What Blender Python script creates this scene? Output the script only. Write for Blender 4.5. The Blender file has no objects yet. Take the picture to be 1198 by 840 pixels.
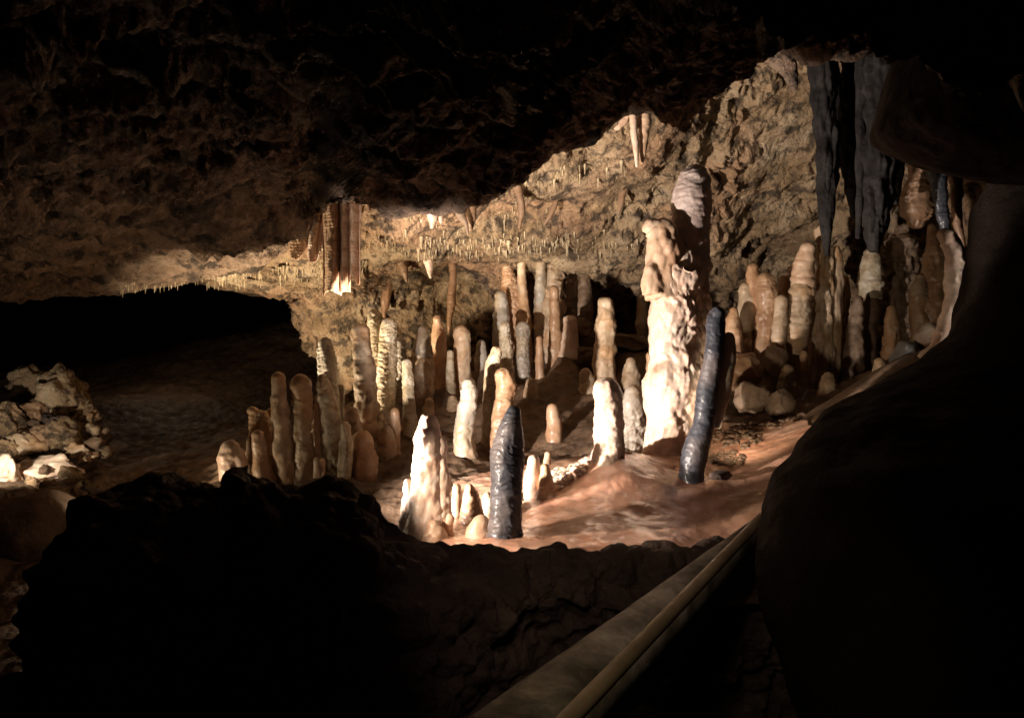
import bpy, bmesh, math, random
import numpy as np
from mathutils import Vector
from mathutils.bvhtree import BVHTree
random.seed(7); RS = np.random.RandomState(11)
F, CX, CY, EYE = 922.0, 599.0, 420.0, 1.6
scene = bpy.context.scene
C = scene.collection

def P(px, py, Y):
    return np.array([(px-CX)/F*Y, Y, EYE-(py-CY)/F*Y])

# ------------------------------------------------------------------ noise
def _h(ix, iy, iz, s):
    n = (ix*374761393 + iy*668265263 + iz*2147483647 + s*1274126177) & 0xffffffff
    n = ((n ^ (n >> 13))*1274126177) & 0xffffffff
    n = ((n ^ (n >> 16))*668265263) & 0xffffffff
    return ((n ^ (n >> 15)) & 0xffff)/32767.5-1.0
def vnoise(p, s=0):
    i = np.floor(p).astype(np.int64); f = p-i; u = f*f*f*(f*(f*6-15)+10)
    r = 0
    for dx in (0, 1):
        wx = u[..., 0] if dx else 1-u[..., 0]
        for dy in (0, 1):
            wy = u[..., 1] if dy else 1-u[..., 1]
            for dz in (0, 1):
                wz = u[..., 2] if dz else 1-u[..., 2]
                r = r+_h(i[..., 0]+dx, i[..., 1]+dy, i[..., 2]+dz, s)*wx*wy*wz
    return r
def fbm(p, octv=4, s=0, gain=.5, ridge=False):
    r = 0; a = 1; t = 0; q = p
    for o in range(octv):
        n = vnoise(q+o*17.3, s+o)
        if ridge: n = 1-2*np.abs(n)
        r = r+a*n; t += a; a *= gain; q = q*2.03
    return r/t
def cells(p, s=0):
    """distance to nearest feature point (rounded lumps)"""
    i = np.floor(p).astype(np.int64); best = np.full(p.shape[:-1], 9.0)
    for dx in (-1, 0, 1):
        for dy in (-1, 0, 1):
            for dz in (-1, 0, 1):
                a, b, c = i[..., 0]+dx, i[..., 1]+dy, i[..., 2]+dz
                q = np.stack([a+.5+.42*_h(a, b, c, s), b+.5+.42*_h(a, b, c, s+5), c+.5+.42*_h(a, b, c, s+9)], -1)
                best = np.minimum(best, np.sum((p-q)**2, -1))
    return np.sqrt(best)

def tps(pts, vals, reg=0.0):
    pts = np.array(pts, float); vals = np.array(vals, float); n = len(pts)
    def K(a, b):
        r2 = np.sum((a[:, None, :]-b[None, :, :])**2, -1)
        return .5*r2*np.log(r2+1e-12)
    A = np.zeros((n+3, n+3)); A[:n, :n] = K(pts, pts)+reg*np.eye(n)
    A[:n, n] = 1; A[:n, n+1:] = pts; A[n, :n] = 1; A[n+1:, :n] = pts.T
    w = np.linalg.solve(A, np.r_[vals, 0, 0, 0])
    def f(q):
        sh = q.shape[:-1]; q = q.reshape(-1, 2); out = np.empty(len(q))
        for k in range(0, len(q), 20000):
            c = q[k:k+20000]
            out[k:k+20000] = K(c, pts)@w[:n]+w[n]+c@w[n+1:]
        return out.reshape(sh)
    return f

# ------------------------------------------------------------------ mesh helpers
def mesh_obj(name, V, Fc, mat, loc=None, parent=None):
    me = bpy.data.meshes.new(name)
    loc = np.zeros(3) if loc is None else np.array(loc, float)
    V = np.asarray(V, float).reshape(-1, 3)-loc
    Fc = np.asarray(Fc, np.int32)
    me.vertices.add(len(V)); me.vertices.foreach_set('co', V.astype(np.float32).ravel())
    k = Fc.shape[1]
    me.loops.add(Fc.size); me.loops.foreach_set('vertex_index', Fc.ravel())
    me.polygons.add(len(Fc)); me.polygons.foreach_set('loop_start', np.arange(len(Fc), dtype=np.int32)*k)
    me.update(calc_edges=True)
    me.polygons.foreach_set('use_smooth', np.ones(len(Fc), bool))
    me.materials.append(mat)
    o = bpy.data.objects.new(name, me); C.objects.link(o)
    o.location = loc
    if parent: o.parent = parent
    return o
def grid_faces(nr, nc, wrap=False):
    r = np.arange(nr-1)[:, None]; c = np.arange(nc if wrap else nc-1)[None, :]
    c2 = (c+1) % nc
    return np.stack([r*nc+c, r*nc+c2, (r+1)*nc+c2, (r+1)*nc+c], -1).reshape(-1, 4)
def grid_normals(G):
    du = np.gradient(G, axis=1); dv = np.gradient(G, axis=0)
    n = np.cross(du, dv); return n/(np.linalg.norm(n, axis=-1, keepdims=True)+1e-9)
def tag(o, label=None, cat=None, group=None, kind=None):
    for k, v in (('label', label), ('category', cat), ('group', group), ('kind', kind)):
        if v: o[k] = v
    return o

# ------------------------------------------------------------------ materials
def ramp(nt, fac, stops):
    r = nt.nodes.new('ShaderNodeValToRGB')
    while len(r.color_ramp.elements) < len(stops): r.color_ramp.elements.new(.5)
    for e, (p, c) in zip(r.color_ramp.elements, stops):
        e.position = p; e.color = (*c, 1) if len(c) == 3 else c
    nt.links.new(fac, r.inputs[0]); return r.outputs[0]
def mat(name, stops, scale=6, rough=(.6, .85), speck=0, speck_col=(.03, .025, .02), speck_scale=30,
        bump=.4, bscale=60, bdist=.01, coat=0, band=0, sss=0, spec=.5, top=None, top_amt=.6, foot=0):
    m = bpy.data.materials.new(name); m.use_nodes = True; nt = m.node_tree; N = nt.nodes; L = nt.links
    b = N['Principled BSDF']; tc = N.new('ShaderNodeTexCoord'); oi = N.new('ShaderNodeObjectInfo')
    off = N.new('ShaderNodeVectorMath'); off.operation = 'MULTIPLY_ADD'
    cb = N.new('ShaderNodeCombineXYZ')
    for i in range(3): L.new(oi.outputs['Random'], cb.inputs[i])
    L.new(cb.outputs[0], off.inputs[0]); off.inputs[1].default_value = (31, 17, 23); L.new(tc.outputs['Object'], off.inputs[2])
    vec = off.outputs[0]
    def noise(sc, det=6, r=.6, v=vec, dist=0):
        n = N.new('ShaderNodeTexNoise'); n.inputs['Scale'].default_value = sc; n.inputs['Detail'].default_value = det
        n.inputs['Roughness'].default_value = r; n.inputs['Distortion'].default_value = dist; L.new(v, n.inputs['Vector']); return n.outputs[0]
    v1 = vec
    if band:
        mp = N.new('ShaderNodeMapping'); mp.inputs['Scale'].default_value = (.35, .35, band); L.new(vec, mp.inputs[0]); v1 = mp.outputs[0]
    n1 = noise(scale, 7, .62, v1, .4)
    col = ramp(nt, n1, stops)
    if top:
        n3 = noise(scale*.45, 3, .5); mx = N.new('ShaderNodeMixRGB')
        f = ramp(nt, n3, [(.5, (0, 0, 0)), (.62, (top_amt,)*3)])
        L.new(f, mx.inputs[0]); L.new(col, mx.inputs[1]); mx.inputs[2].default_value = (*top, 1); col = mx.outputs[0]
    if speck:
        n2 = noise(speck_scale, 5, .65); mx = N.new('ShaderNodeMixRGB')
        f = ramp(nt, n2, [(.50, (0, 0, 0)), (.60, (speck,)*3)])
        L.new(f, mx.inputs[0]); L.new(col, mx.inputs[1]); mx.inputs[2].default_value = (*speck_col, 1); col = mx.outputs[0]
    if foot:                                              # mud stain round the base, wavy upper edge
        sx = N.new('ShaderNodeSeparateXYZ'); L.new(tc.outputs['Object'], sx.inputs[0])
        ad = N.new('ShaderNodeMath'); ad.operation = 'MULTIPLY_ADD'; L.new(noise(9, 5), ad.inputs[0]); ad.inputs[1].default_value = .55; L.new(sx.outputs[2], ad.inputs[2])
        f = ramp(nt, ad.outputs[0], [(.30, (.85,)*3), (.30+foot, (0, 0, 0))]); mx = N.new('ShaderNodeMixRGB')
        L.new(f, mx.inputs[0]); L.new(col, mx.inputs[1]); mx.inputs[2].default_value = (.22, .12, .065, 1); col = mx.outputs[0]
    # value jitter per object
    hs = N.new('ShaderNodeHueSaturation'); mr = N.new('ShaderNodeMapRange'); mr.inputs[3].default_value = .8; mr.inputs[4].default_value = 1.15
    L.new(oi.outputs['Random'], mr.inputs[0]); L.new(mr.outputs[0], hs.inputs['Value']); L.new(col, hs.inputs['Color'])
    L.new(hs.outputs[0], b.inputs['Base Color'])
    rr = ramp(nt, noise(scale*2.5, 4), [(.35, (rough[0],)*3), (.65, (rough[1],)*3)]); L.new(rr, b.inputs['Roughness'])
    b.inputs['Specular IOR Level'].default_value = spec
    if coat: b.inputs['Coat Weight'].default_value = coat; b.inputs['Coat Roughness'].default_value = .18
    if sss:
        b.inputs['Subsurface Weight'].default_value = sss; b.inputs['Subsurface Radius'].default_value = (1, .45, .2); b.inputs['Subsurface Scale'].default_value = .02
    bp = N.new('ShaderNodeBump'); bp.inputs['Strength'].default_value = bump; bp.inputs['Distance'].default_value = bdist
    L.new(noise(bscale, 8, .68), bp.inputs['Height'])
    bp2 = N.new('ShaderNodeBump'); bp2.inputs['Strength'].default_value = bump*.8; bp2.inputs['Distance'].default_value = bdist*2.5
    L.new(noise(bscale*.3, 6, .6, v1), bp2.inputs['Height']); L.new(bp.outputs[0], bp2.inputs['Normal'])
    L.new(bp2.outputs[0], b.inputs['Normal'])
    return m
M = {}
M['wall'] = mat('wall_rock', [(.3, (.19, .12, .06)), (.45, (.41, .275, .155)), (.58, (.53, .38, .235)), (.75, (.64, .51, .36))],
                scale=2.6, speck=.85, speck_col=(.055, .038, .026), speck_scale=8, bump=1, bscale=38, bdist=.03, top=(.50, .29, .17), top_amt=.6)
M['ceiling'] = mat('ceiling_rock', [(.3, (.12, .075, .045)), (.5, (.26, .17, .11)), (.7, (.36, .26, .18))],
                   scale=4, speck=.85, speck_col=(.02, .014, .01), speck_scale=5, bump=1, bscale=30, bdist=.035)
M['floor'] = mat('cave_floor', [(.3, (.07, .042, .025)), (.5, (.15, .09, .052)), (.7, (.24, .155, .095))], scale=4, rough=(.5, .85), speck=.4,
                 speck_scale=14, bump=.7, bscale=50, bdist=.012)
M['mud'] = mat('wet_mud', [(.3, (.46, .21, .13)), (.5, (.62, .33, .22)), (.7, (.72, .47, .36))], scale=4, rough=(.16, .42), bump=.42, bscale=26,
               bdist=.007, coat=.55, top=(.42, .27, .17))
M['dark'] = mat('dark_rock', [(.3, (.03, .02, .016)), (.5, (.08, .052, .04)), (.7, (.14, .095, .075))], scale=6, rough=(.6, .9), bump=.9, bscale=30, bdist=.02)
M['tan'] = mat('tan_calcite', foot=.10, stops=[(.3, (.24, .16, .095)), (.48, (.43, .31, .20)), (.66, (.58, .46, .33))], scale=9, rough=(.4, .7), bump=.35, bscale=70, bdist=.006, top=(.50, .28, .13), coat=.1)
M['orange'] = mat('orange_calcite', foot=.10, stops=[(.3, (.30, .155, .08)), (.5, (.46, .28, .16)), (.7, (.56, .39, .26))], scale=7, rough=(.35, .65), bump=.3, bscale=70, bdist=.006, coat=.15)
M['grey'] = mat('grey_calcite', foot=.10, stops=[(.3, (.20, .16, .12)), (.5, (.36, .31, .25)), (.7, (.50, .46, .40))], scale=8, rough=(.35, .65), bump=.4, bscale=70, bdist=.007, top=(.40, .28, .16), coat=.15)
M['white'] = mat('pale_calcite', [(.3, (.48, .30, .20)), (.48, (.68, .50, .38)), (.65, (.78, .64, .52))], scale=8, rough=(.35, .6), bump=.35, bscale=60, bdist=.007, coat=.15, sss=.12)
M['crusty'] = mat('crusty_calcite', foot=.10, stops=[(.3, (.28, .20, .11)), (.48, (.56, .45, .30)), (.65, (.74, .66, .52))], scale=14, rough=(.4, .75), bump=.8, bscale=50, bdist=.012)
M['head'] = mat('peach_calcite', [(.3, (.40, .22, .12)), (.5, (.60, .40, .26)), (.68, (.70, .52, .38))], scale=8, rough=(.35, .6), bump=.4, bscale=60, bdist=.007, coat=.15, sss=.1)
M['cap'] = mat('lit_cap_calcite', [(.3, (.36, .26, .22)), (.5, (.52, .41, .36)), (.7, (.66, .56, .50))], scale=9, rough=(.35, .6), bump=.5, bscale=50, bdist=.008, coat=.2)  # brown cap paled to pink: its lit top is put into the colour
M['black'] = mat('black_mineral', [(.35, (.026, .027, .034)), (.55, (.062, .065, .082)), (.7, (.15, .145, .17))], scale=9, rough=(.4, .65), bump=.4, bscale=45, bdist=.005, coat=.28, band=2, top=(.22, .18, .17), top_amt=.55)
M['slate'] = mat('slate_calcite', [(.3, (.05, .05, .055)), (.5, (.12, .12, .13)), (.7, (.20, .19, .19))], scale=7, rough=(.3, .55), bump=.4, bscale=50, bdist=.008, coat=.3)
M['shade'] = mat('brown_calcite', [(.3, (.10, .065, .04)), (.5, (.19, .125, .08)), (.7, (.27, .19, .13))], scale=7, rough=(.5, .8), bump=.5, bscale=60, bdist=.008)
M['drape'] = mat('drapery_calcite', [(.3, (.38, .22, .13)), (.5, (.56, .37, .24)), (.7, (.66, .48, .34))], scale=9, rough=(.4, .7), bump=.6, bscale=60, bdist=.005, band=2.5)
M['straw'] = mat('straw_calcite', [(.35, (.30, .22, .12)), (.65, (.56, .46, .31))], scale=20, rough=(.4, .7), bump=.3, bscale=80, bdist=.004)
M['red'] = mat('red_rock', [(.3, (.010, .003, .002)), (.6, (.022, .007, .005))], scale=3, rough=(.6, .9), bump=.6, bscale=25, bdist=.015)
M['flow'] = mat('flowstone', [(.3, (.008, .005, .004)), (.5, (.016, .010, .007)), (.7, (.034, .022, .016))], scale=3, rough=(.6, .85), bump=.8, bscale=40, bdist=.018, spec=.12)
M['plank'] = mat('weathered_timber', [(.38, (.10, .085, .06)), (.5, (.26, .225, .17)), (.6, (.44, .39, .31))], scale=7, rough=(.5, .8), bump=.4, bscale=30, bdist=.004, speck=.4, speck_scale=8)
M['rail'] = mat('rail_coating', [(.3, (.24, .17, .10)), (.6, (.36, .27, .17))], scale=9, rough=(.4, .65), bump=.15, bscale=80, bdist=.002)

# ------------------------------------------------------------------ formations table
# (label, Y, style, material, [tube, tube...]) tube = [(px,py,width px) base -> tip]
ST = []
def S(label, Y, style, m, *tubes, dy=None): ST.append((label, Y, style, m, tubes))
# --- left group
S('short bright white stub at the far left end of the left stalagmite group', 4.55, 'smooth', 'white', [(271, 580, 26), (270, 545, 24), (268, 517, 17)], [(281, 575, 20), (280, 550, 18), (277, 525, 12)])
S('two-headed knobbly cream stalagmite behind the short white stub', 4.75, 'knob', 'tan', [(309, 575, 34), (305, 520, 28), (300, 492, 20), (293, 476, 12)], [(312, 560, 26), (312, 510, 22), (307, 480, 13)], [(296, 560, 18), (294, 512, 10)])
S('small orange finger stalagmite in front of the two-headed cream one', 4.55, 'smooth', 'orange', [(312, 580, 28), (304, 540, 18), (301, 504, 12)])
S('brown stub squeezed between the two-headed cream stalagmite and the slim tall one', 4.8, 'smooth', 'tan', [(321, 570, 18), (319, 520, 15), (318, 478, 11)])
S('slim smooth tan stalagmite with pointed tip, standing apart before the dark passage', 4.6, 'smooth', 'tan', [(338, 580, 26), (335, 540, 23), (330, 490, 19), (325, 436, 13)])
S('thick tan stalagmite with blunt round top and narrowed waist, right of the slim one', 4.62, 'smooth', 'tan', [(362, 575, 30), (360, 535, 27), (357, 505, 22), (354, 470, 23), (350, 440, 19)])
S('tiny tan nub at the foot of the blunt waisted stalagmite', 4.5, 'smooth', 'tan', [(373, 575, 16), (373, 535, 12)])
S('knobbly two-tone white and ochre stalagmite with crusted left edge', 4.65, 'knob', 'crusty', [(390, 575, 30), (388, 530, 27), (384, 490, 22), (380, 455, 18), (376, 436, 13)], [(375, 560, 10), (373, 500, 9), (371, 462, 6)])
S('upright frosted grey stalagmite rising behind the two-tone crusted one', 5.0, 'rib', 'grey', [(390, 560, 26), (386, 470, 23), (382, 420, 19), (380, 395, 14)])
S('thin pale drip spike behind the crusted two-tone stalagmite', 5.05, 'knob', 'grey', [(396, 540, 16), (397, 500, 12), (399, 450, 8)])
S('small lumpy cream finger with a yellow top, just right of the two-tone crusted stalagmite', 4.5, 'knob', 'crusty', [(405, 575, 16), (404, 530, 14), (404, 494, 9)])
S('round-topped tan stub leaning on the tallest smooth stalagmite of the left group', 4.7, 'smooth', 'tan', [(416, 560, 20), (414, 510, 16), (412, 477, 13)])
S('tallest smooth peach stalagmite of the left group', 4.95, 'smooth', 'tan', [(432, 570, 30), (428, 500, 27), (425, 440, 23), (421, 380, 18)])
S('broad reddish stub at the foot of the tallest peach stalagmite', 4.6, 'smooth', 'orange', [(428, 580, 36), (426, 540, 28), (424, 505, 22)])
S('ribbed white stalagmite with twisted edge, left one of the ribbed pair', 5.35, 'rib', 'crusty', [(447, 520, 24), (442, 470, 18), (439, 420, 17), (438, 363, 14)])
S('ribbed crusty cream stalagmite, right one of the ribbed pair', 5.25, 'rib', 'crusty', [(448, 520, 34), (450, 470, 25), (453, 420, 21), (455, 373, 16)])
S('slender frosted stalagmite between the ribbed pair and the two-tier capped one', 5.7, 'rib', 'grey', [(470, 490, 20), (470, 440, 16), (468, 395, 11)])
S('narrow straight cream stalagmite in front of the slender frosted one', 5.2, 'rib', 'crusty', [(479, 530, 18), (478, 470, 14), (476, 420, 12)])
S('two-tier stalagmite with a narrow grey cap on a wide orange body', 5.8, 'smooth', 'grey', [(493, 480, 32), (492, 440, 28), (491, 420, 24), (492, 408, 18)], [(492, 418, 22), (494, 400, 18), (495, 382, 12)])
S('smooth orange-tipped stalagmite with bulging top, right of the two-tier one', 6.0, 'smooth', 'orange', [(513, 480, 22), (515, 425, 17), (513, 400, 18), (511, 369, 11)])
S('brown stalagmite with ochre rounded top by the wall hollow', 6.05, 'smooth', 'tan', [(539, 490, 24), (540, 430, 21), (540, 400, 18), (539, 383, 13)])
S('short dim reddish spike at the foot of the ribbed pair', 4.9, 'smooth', 'orange', [(463, 550, 18), (462, 510, 13), (462, 478, 9)])
S('pale rounded nub left of the dim reddish spike', 4.85, 'smooth', 'tan', [(453, 550, 22), (452, 520, 17), (453, 498, 12)])
S('small bluish grey stub deep in shade near the wall hollow', 6.3, 'smooth', 'grey', [(561, 450, 14), (562, 420, 12), (563, 398, 8)])
S('short tan post behind the frosted conical stalagmite', 5.6, 'smooth', 'tan', [(548, 500, 22), (549, 460, 19), (550, 443, 12)])
S('tapering frosted greenish grey stalagmite standing alone on the lower floor', 4.8, 'smooth', 'grey', [(544, 548, 28), (545, 500, 22), (547, 460, 18), (548, 444, 12)])
S('cream knobbed stalagmite just behind the salmon round one', 5.15, 'knob', 'crusty', [(578, 540, 26), (576, 480, 20), (578, 430, 17), (581, 406, 11)])
S('salmon round-topped stalagmite behind the black glossy one', 5.0, 'smooth', 'orange', [(586, 560, 30), (587, 500, 26), (588, 455, 24), (588, 430, 18)])
# --- back centre group
S('small grey-capped stalagmite on the left edge of the rear cluster', 6.8, 'smooth', 'grey', [(588, 470, 22), (588, 390, 20), (586, 341, 12)])
S('layered orange stalagmite with a thin upright neck touching the rear ledge', 7.0, 'rib', 'orange', [(603, 470, 36), (601, 370, 28), (598, 330, 20), (595, 312, 13), (594, 293, 11)])
S('thin pale spire right of the layered orange stalagmite', 6.9, 'smooth', 'tan', [(614, 450, 20), (612, 370, 14), (611, 330, 10), (610, 303, 7)])
S('frosted cream pillar low in front of the layered orange stalagmite', 6.4, 'knob', 'crusty', [(593, 470, 24), (591, 410, 17), (590, 376, 13)])
S('frosted grey post in the middle foot of the rear cluster', 6.5, 'rib', 'grey', [(612, 470, 22), (611, 410, 18), (612, 377, 13)])
S('widest brown stalagmite with sloping shoulder at the centre of the rear cluster', 7.0, 'smooth', 'tan', [(643, 470, 42), (643, 380, 36), (645, 330, 28), (649, 300, 18), (650, 287, 12)])
S('slender grey-tipped stalagmite against the left side of the widest brown one', 6.9, 'smooth', 'grey', [(632, 450, 16), (631, 350, 13), (633, 303, 9)])
S('thin ochre pillar in front of the widest brown stalagmite', 6.6, 'smooth', 'orange', [(649, 450, 16), (648, 390, 13), (648, 334, 10)])
S('tiny yellow stub low in front of the rear cluster', 6.4, 'smooth', 'orange', [(632, 460, 14), (631, 420, 10), (631, 393, 7)])
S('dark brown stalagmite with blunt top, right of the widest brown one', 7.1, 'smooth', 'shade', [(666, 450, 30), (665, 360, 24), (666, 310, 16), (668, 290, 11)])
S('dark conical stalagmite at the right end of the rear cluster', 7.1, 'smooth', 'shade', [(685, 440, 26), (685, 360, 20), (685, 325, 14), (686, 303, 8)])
S('pinkish leaning slab-shaped stub at the foot of the dark stalagmites', 6.6, 'smooth', 'white', [(662, 420, 20), (665, 390, 20), (668, 370, 14)])
S('lone tan stalagmite with rounded top left of the giant one', 6.1, 'smooth', 'tan', [(708, 470, 28), (707, 430, 24), (708, 390, 25), (708, 347, 18)])
S('dim ochre pillar in the dark recess close to the giant stalagmite', 7.2, 'smooth', 'tan', [(752, 420, 16), (752, 345, 11)])
S('dull rounded nub in the shade right of the lone tan stalagmite', 6.0, 'smooth', 'tan', [(741, 475, 24), (739, 440, 20), (738, 418, 13)])
S('small yellow nub touching the left side of the giant stalagmite', 5.4, 'smooth', 'orange', [(761, 480, 14), (760, 440, 11), (760, 412, 8)])
S('short orange floating-looking stub on the shaded slope behind the black stalagmite', 5.2, 'smooth', 'orange', [(648, 535, 20), (647, 500, 18), (646, 472, 12)])
# --- near platform
HERO_W = len(ST)
S('overexposed white layered stalagmite with side lobes, nearest the front edge', 3.25, 'hero', 'white', [(499, 640, 58), (500, 600, 50), (501, 565, 42), (502, 530, 36), (501, 508, 30), (500, 483, 22)],
  [(519, 640, 26), (518, 590, 22), (517, 550, 16), (518, 510, 11)], [(484, 640, 34), (481, 600, 26), (479, 560, 14)], [(509, 650, 40), (508, 625, 32), (506, 606, 18)], [(525, 640, 16), (526, 610, 12), (525, 600, 8)])
S('tan upright stub between the white layered and small orange ribbed stalagmites', 3.6, 'smooth', 'tan', [(536, 625, 16), (535, 590, 13), (535, 565, 10)])
S('small egg-shaped orange stalagmite with wrinkled base beside the white one', 3.45, 'rib', 'orange', [(551, 632, 28), (552, 605, 24), (551, 583, 19), (549, 567, 10)])
S('short dim tan stub directly left of the black glossy stalagmite', 3.6, 'smooth', 'tan', [(571, 625, 20), (571, 595, 17), (570, 576, 11)])
S('wet glistening pinkish knob at the left foot of the black glossy stalagmite', 3.15, 'smooth', 'head', [(562, 650, 34), (561, 625, 30), (563, 602, 17)])
S('black glossy rippled stalagmite standing upright at the front of the mud platform', 3.1, 'blackrib', 'black', [(598, 645, 44), (596, 615, 40), (597, 570, 37), (598, 530, 35), (600, 495, 27), (602, 475, 14)])
S('wet pinkish stub just right of the black upright stalagmite', 3.65, 'smooth', 'white', [(624, 600, 22), (625, 570, 19), (625, 532, 12)])
S('small rounded pinkish stub beside the gravel crust', 3.6, 'smooth', 'orange', [(638, 600, 24), (638, 570, 17), (638, 543, 10)])
S('tiny dim nub behind the pinkish stubs', 4.2, 'smooth', 'tan', [(641, 560, 12), (641, 540, 10), (641, 528, 7)])
S('bright cream thick stalagmite with fluted right side, left of the giant one', 3.79, 'smooth', 'white', [(711, 552, 36), (710, 515, 37), (709, 475, 35), (709, 446, 25)], [(725, 550, 12), (724, 500, 11), (722, 455, 8)])
S('rough greyish pink stalagmite between the cream thick one and the giant one', 4.52, 'knob', 'grey', [(739, 550, 34), (741, 510, 30), (742, 475, 24), (740, 452, 15)])
HERO_B = len(ST)
S('giant pale stalagmite with hooked shoulder head and tall brown cap, centre right', 4.3, 'hero', 'white', [(779, 548, 72), (781, 515, 60), (784, 490, 60), (787, 460, 66), (790, 430, 62), (789, 400, 58), (790, 360, 60), (792, 320, 62), (794, 300, 50)],
  [(798, 430, 56), (802, 370, 56), (807, 330, 46), (809, 300, 40), (809, 285, 30)], [(807, 345, 38), (808, 310, 41), (808, 270, 42), (810, 236, 46), (814, 195, 38)],
  [(778, 350, 46), (777, 315, 44), (777, 288, 46), (774, 256, 38)], [(774, 280, 30), (763, 268, 24), (758, 266, 17)], [(766, 345, 30), (764, 320, 24), (766, 303, 16)], [(808, 470, 34), (809, 420, 34), (810, 388, 20)])
S('tiny white nub at the foot of the giant stalagmite', 4.0, 'smooth', 'white', [(738, 545, 16), (737, 536, 14), (736, 528, 9)])
S('reddish stub hidden between the giant and the leaning black stalagmite', 4.4, 'smooth', 'orange', [(818, 530, 24), (819, 490, 20), (820, 462, 12)])
S('leaning bent black glossy stalagmite in front of the giant one', 3.8, 'blackrib', 'black', [(806, 578, 36), (808, 555, 31), (814, 525, 30), (825, 495, 27), (831, 455, 26), (835, 410, 25), (839, 375, 22), (840, 361, 12)], [(836, 500, 18), (845, 460, 20), (850, 420, 18), (853, 390, 12)])
# --- right group
S('double-headed tan stalagmite at the left end of the right group', 5.9, 'smooth', 'tan', [(876, 460, 28), (873, 400, 23), (872, 350, 20), (872, 332, 13)], [(880, 380, 22), (880, 340, 18), (880, 309, 11)])
S('small yellow nub behind the leaning black stalagmite', 5.7, 'smooth', 'orange', [(860, 430, 20), (859, 385, 16), (858, 360, 9)])
S('plump orange round-topped stalagmite in the right group', 5.8, 'smooth', 'orange', [(898, 470, 34), (896, 420, 26), (895, 370, 26), (895, 345, 25), (895, 320, 15)])
S('slim tan stalagmite pressed to the right of the plump orange one', 5.7, 'smooth', 'tan', [(912, 450, 20), (912, 390, 18), (914, 346, 11)])
S('orange tip peeking behind the slim tan stalagmite of the right group', 6.2, 'smooth', 'orange', [(919, 420, 20), (918, 340, 17), (917, 322, 12)], [(928, 400, 16), (927, 330, 12), (927, 311, 8)])
S('banded tall tan stalagmite with bulging bright top in the right group', 5.75, 'band', 'tan', [(932, 475, 34), (931, 430, 24), (934, 380, 26), (937, 345, 24), (939, 330, 20)], [(938, 345, 24), (943, 315, 24), (946, 286, 15)])
S('tallest fluted stalagmite of the right group, with melted wax-like strands', 5.9, 'flute', 'tan', [(955, 475, 36), (957, 420, 28), (962, 370, 27), (966, 320, 24), (963, 295, 15), (957, 266, 9)], [(974, 460, 22), (976, 370, 17), (979, 320, 12), (979, 287, 8)])
S('dim short post between the banded and the fluted stalagmites', 5.6, 'smooth', 'tan', [(943, 480, 20), (941, 440, 13), (940, 410, 9)])
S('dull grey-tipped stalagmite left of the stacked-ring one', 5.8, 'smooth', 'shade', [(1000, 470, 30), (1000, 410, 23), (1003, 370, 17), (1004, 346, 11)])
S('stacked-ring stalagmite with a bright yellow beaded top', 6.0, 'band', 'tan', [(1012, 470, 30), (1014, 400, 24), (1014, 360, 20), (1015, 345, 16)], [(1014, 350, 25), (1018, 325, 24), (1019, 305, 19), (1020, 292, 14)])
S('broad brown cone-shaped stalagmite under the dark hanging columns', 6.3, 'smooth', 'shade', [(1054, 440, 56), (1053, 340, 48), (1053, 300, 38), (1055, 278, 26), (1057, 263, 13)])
S('small ochre stub on the slope below the broad brown cone', 5.6, 'smooth', 'tan', [(1078, 440, 26), (1077, 370, 20), (1076, 340, 17), (1078, 321, 10)])
S('little reddish spike near the foot of the broad brown cone', 5.5, 'smooth', 'orange', [(1046, 440, 26), (1045, 400, 19), (1043, 358, 9)])
S('reddish pointed stalagmite at the right edge, behind the pink curved pillar', 5.6, 'smooth', 'orange', [(1094, 420, 34), (1094, 340, 32), (1093, 300, 24), (1090, 262, 9)])
S('pinkish curved pillar rising along the dark right rock mass', 4.2, 'smooth', 'white', [(1086, 430, 34), (1102, 398, 28), (1114, 360, 23), (1119, 325, 23), (1118, 300, 22), (1110, 282, 20), (1100, 270, 14)])
S('rounded brown nub where the right slope meets the dark rock mass', 4.9, 'smooth', 'tan', [(1030, 460, 24), (1029, 435, 20), (1029, 418, 12)])

S('brown pillar filling the gap between the fluted and the grey-tipped stalagmites', 6.2, 'flute', 'tan', [(986, 470, 30), (986, 400, 22), (987, 350, 16), (988, 322, 10)])
S('dim knobbly stalagmite right behind the stacked-ring one', 6.3, 'knob', 'tan', [(1034, 470, 32), (1033, 400, 24), (1034, 360, 18), (1035, 338, 11)])
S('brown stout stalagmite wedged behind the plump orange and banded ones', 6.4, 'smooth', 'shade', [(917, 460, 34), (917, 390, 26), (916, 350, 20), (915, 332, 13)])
S('short knobbly stub at the base of the banded tall stalagmite', 5.4, 'knob', 'tan', [(921, 480, 26), (921, 450, 20), (922, 428, 13)])
S('low brown nub in front of the fluted stalagmite', 5.3, 'knob', 'tan', [(968, 480, 28), (968, 455, 20), (969, 436, 12)])
S('tiny ochre nub in front of the two-tier capped stalagmite', 5.6, 'knob', 'tan', [(502, 510, 22), (502, 485, 15), (502, 466, 9)])
S('thin cream sliver right of the orange-tipped bulging stalagmite', 5.9, 'rib', 'crusty', [(526, 480, 16), (526, 440, 11), (527, 410, 7)])
S('brown knobbly stub on the slope below the rear cluster', 5.9, 'knob', 'tan', [(622, 490, 28), (622, 460, 20), (621, 442, 13)])
S('dark nub between the ribbed pair and the tallest peach stalagmite', 5.5, 'knob', 'shade', [(434, 500, 22), (434, 440, 16), (433, 415, 10)])
S('low knobbly tan stub left of the lone tan stalagmite', 6.0, 'knob', 'tan', [(686, 475, 28), (686, 450, 20), (685, 432, 12)])
S('dim brown post behind the widest brown stalagmite of the rear cluster', 7.3, 'smooth', 'shade', [(624, 450, 26), (624, 360, 20), (622, 312, 12)])
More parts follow.
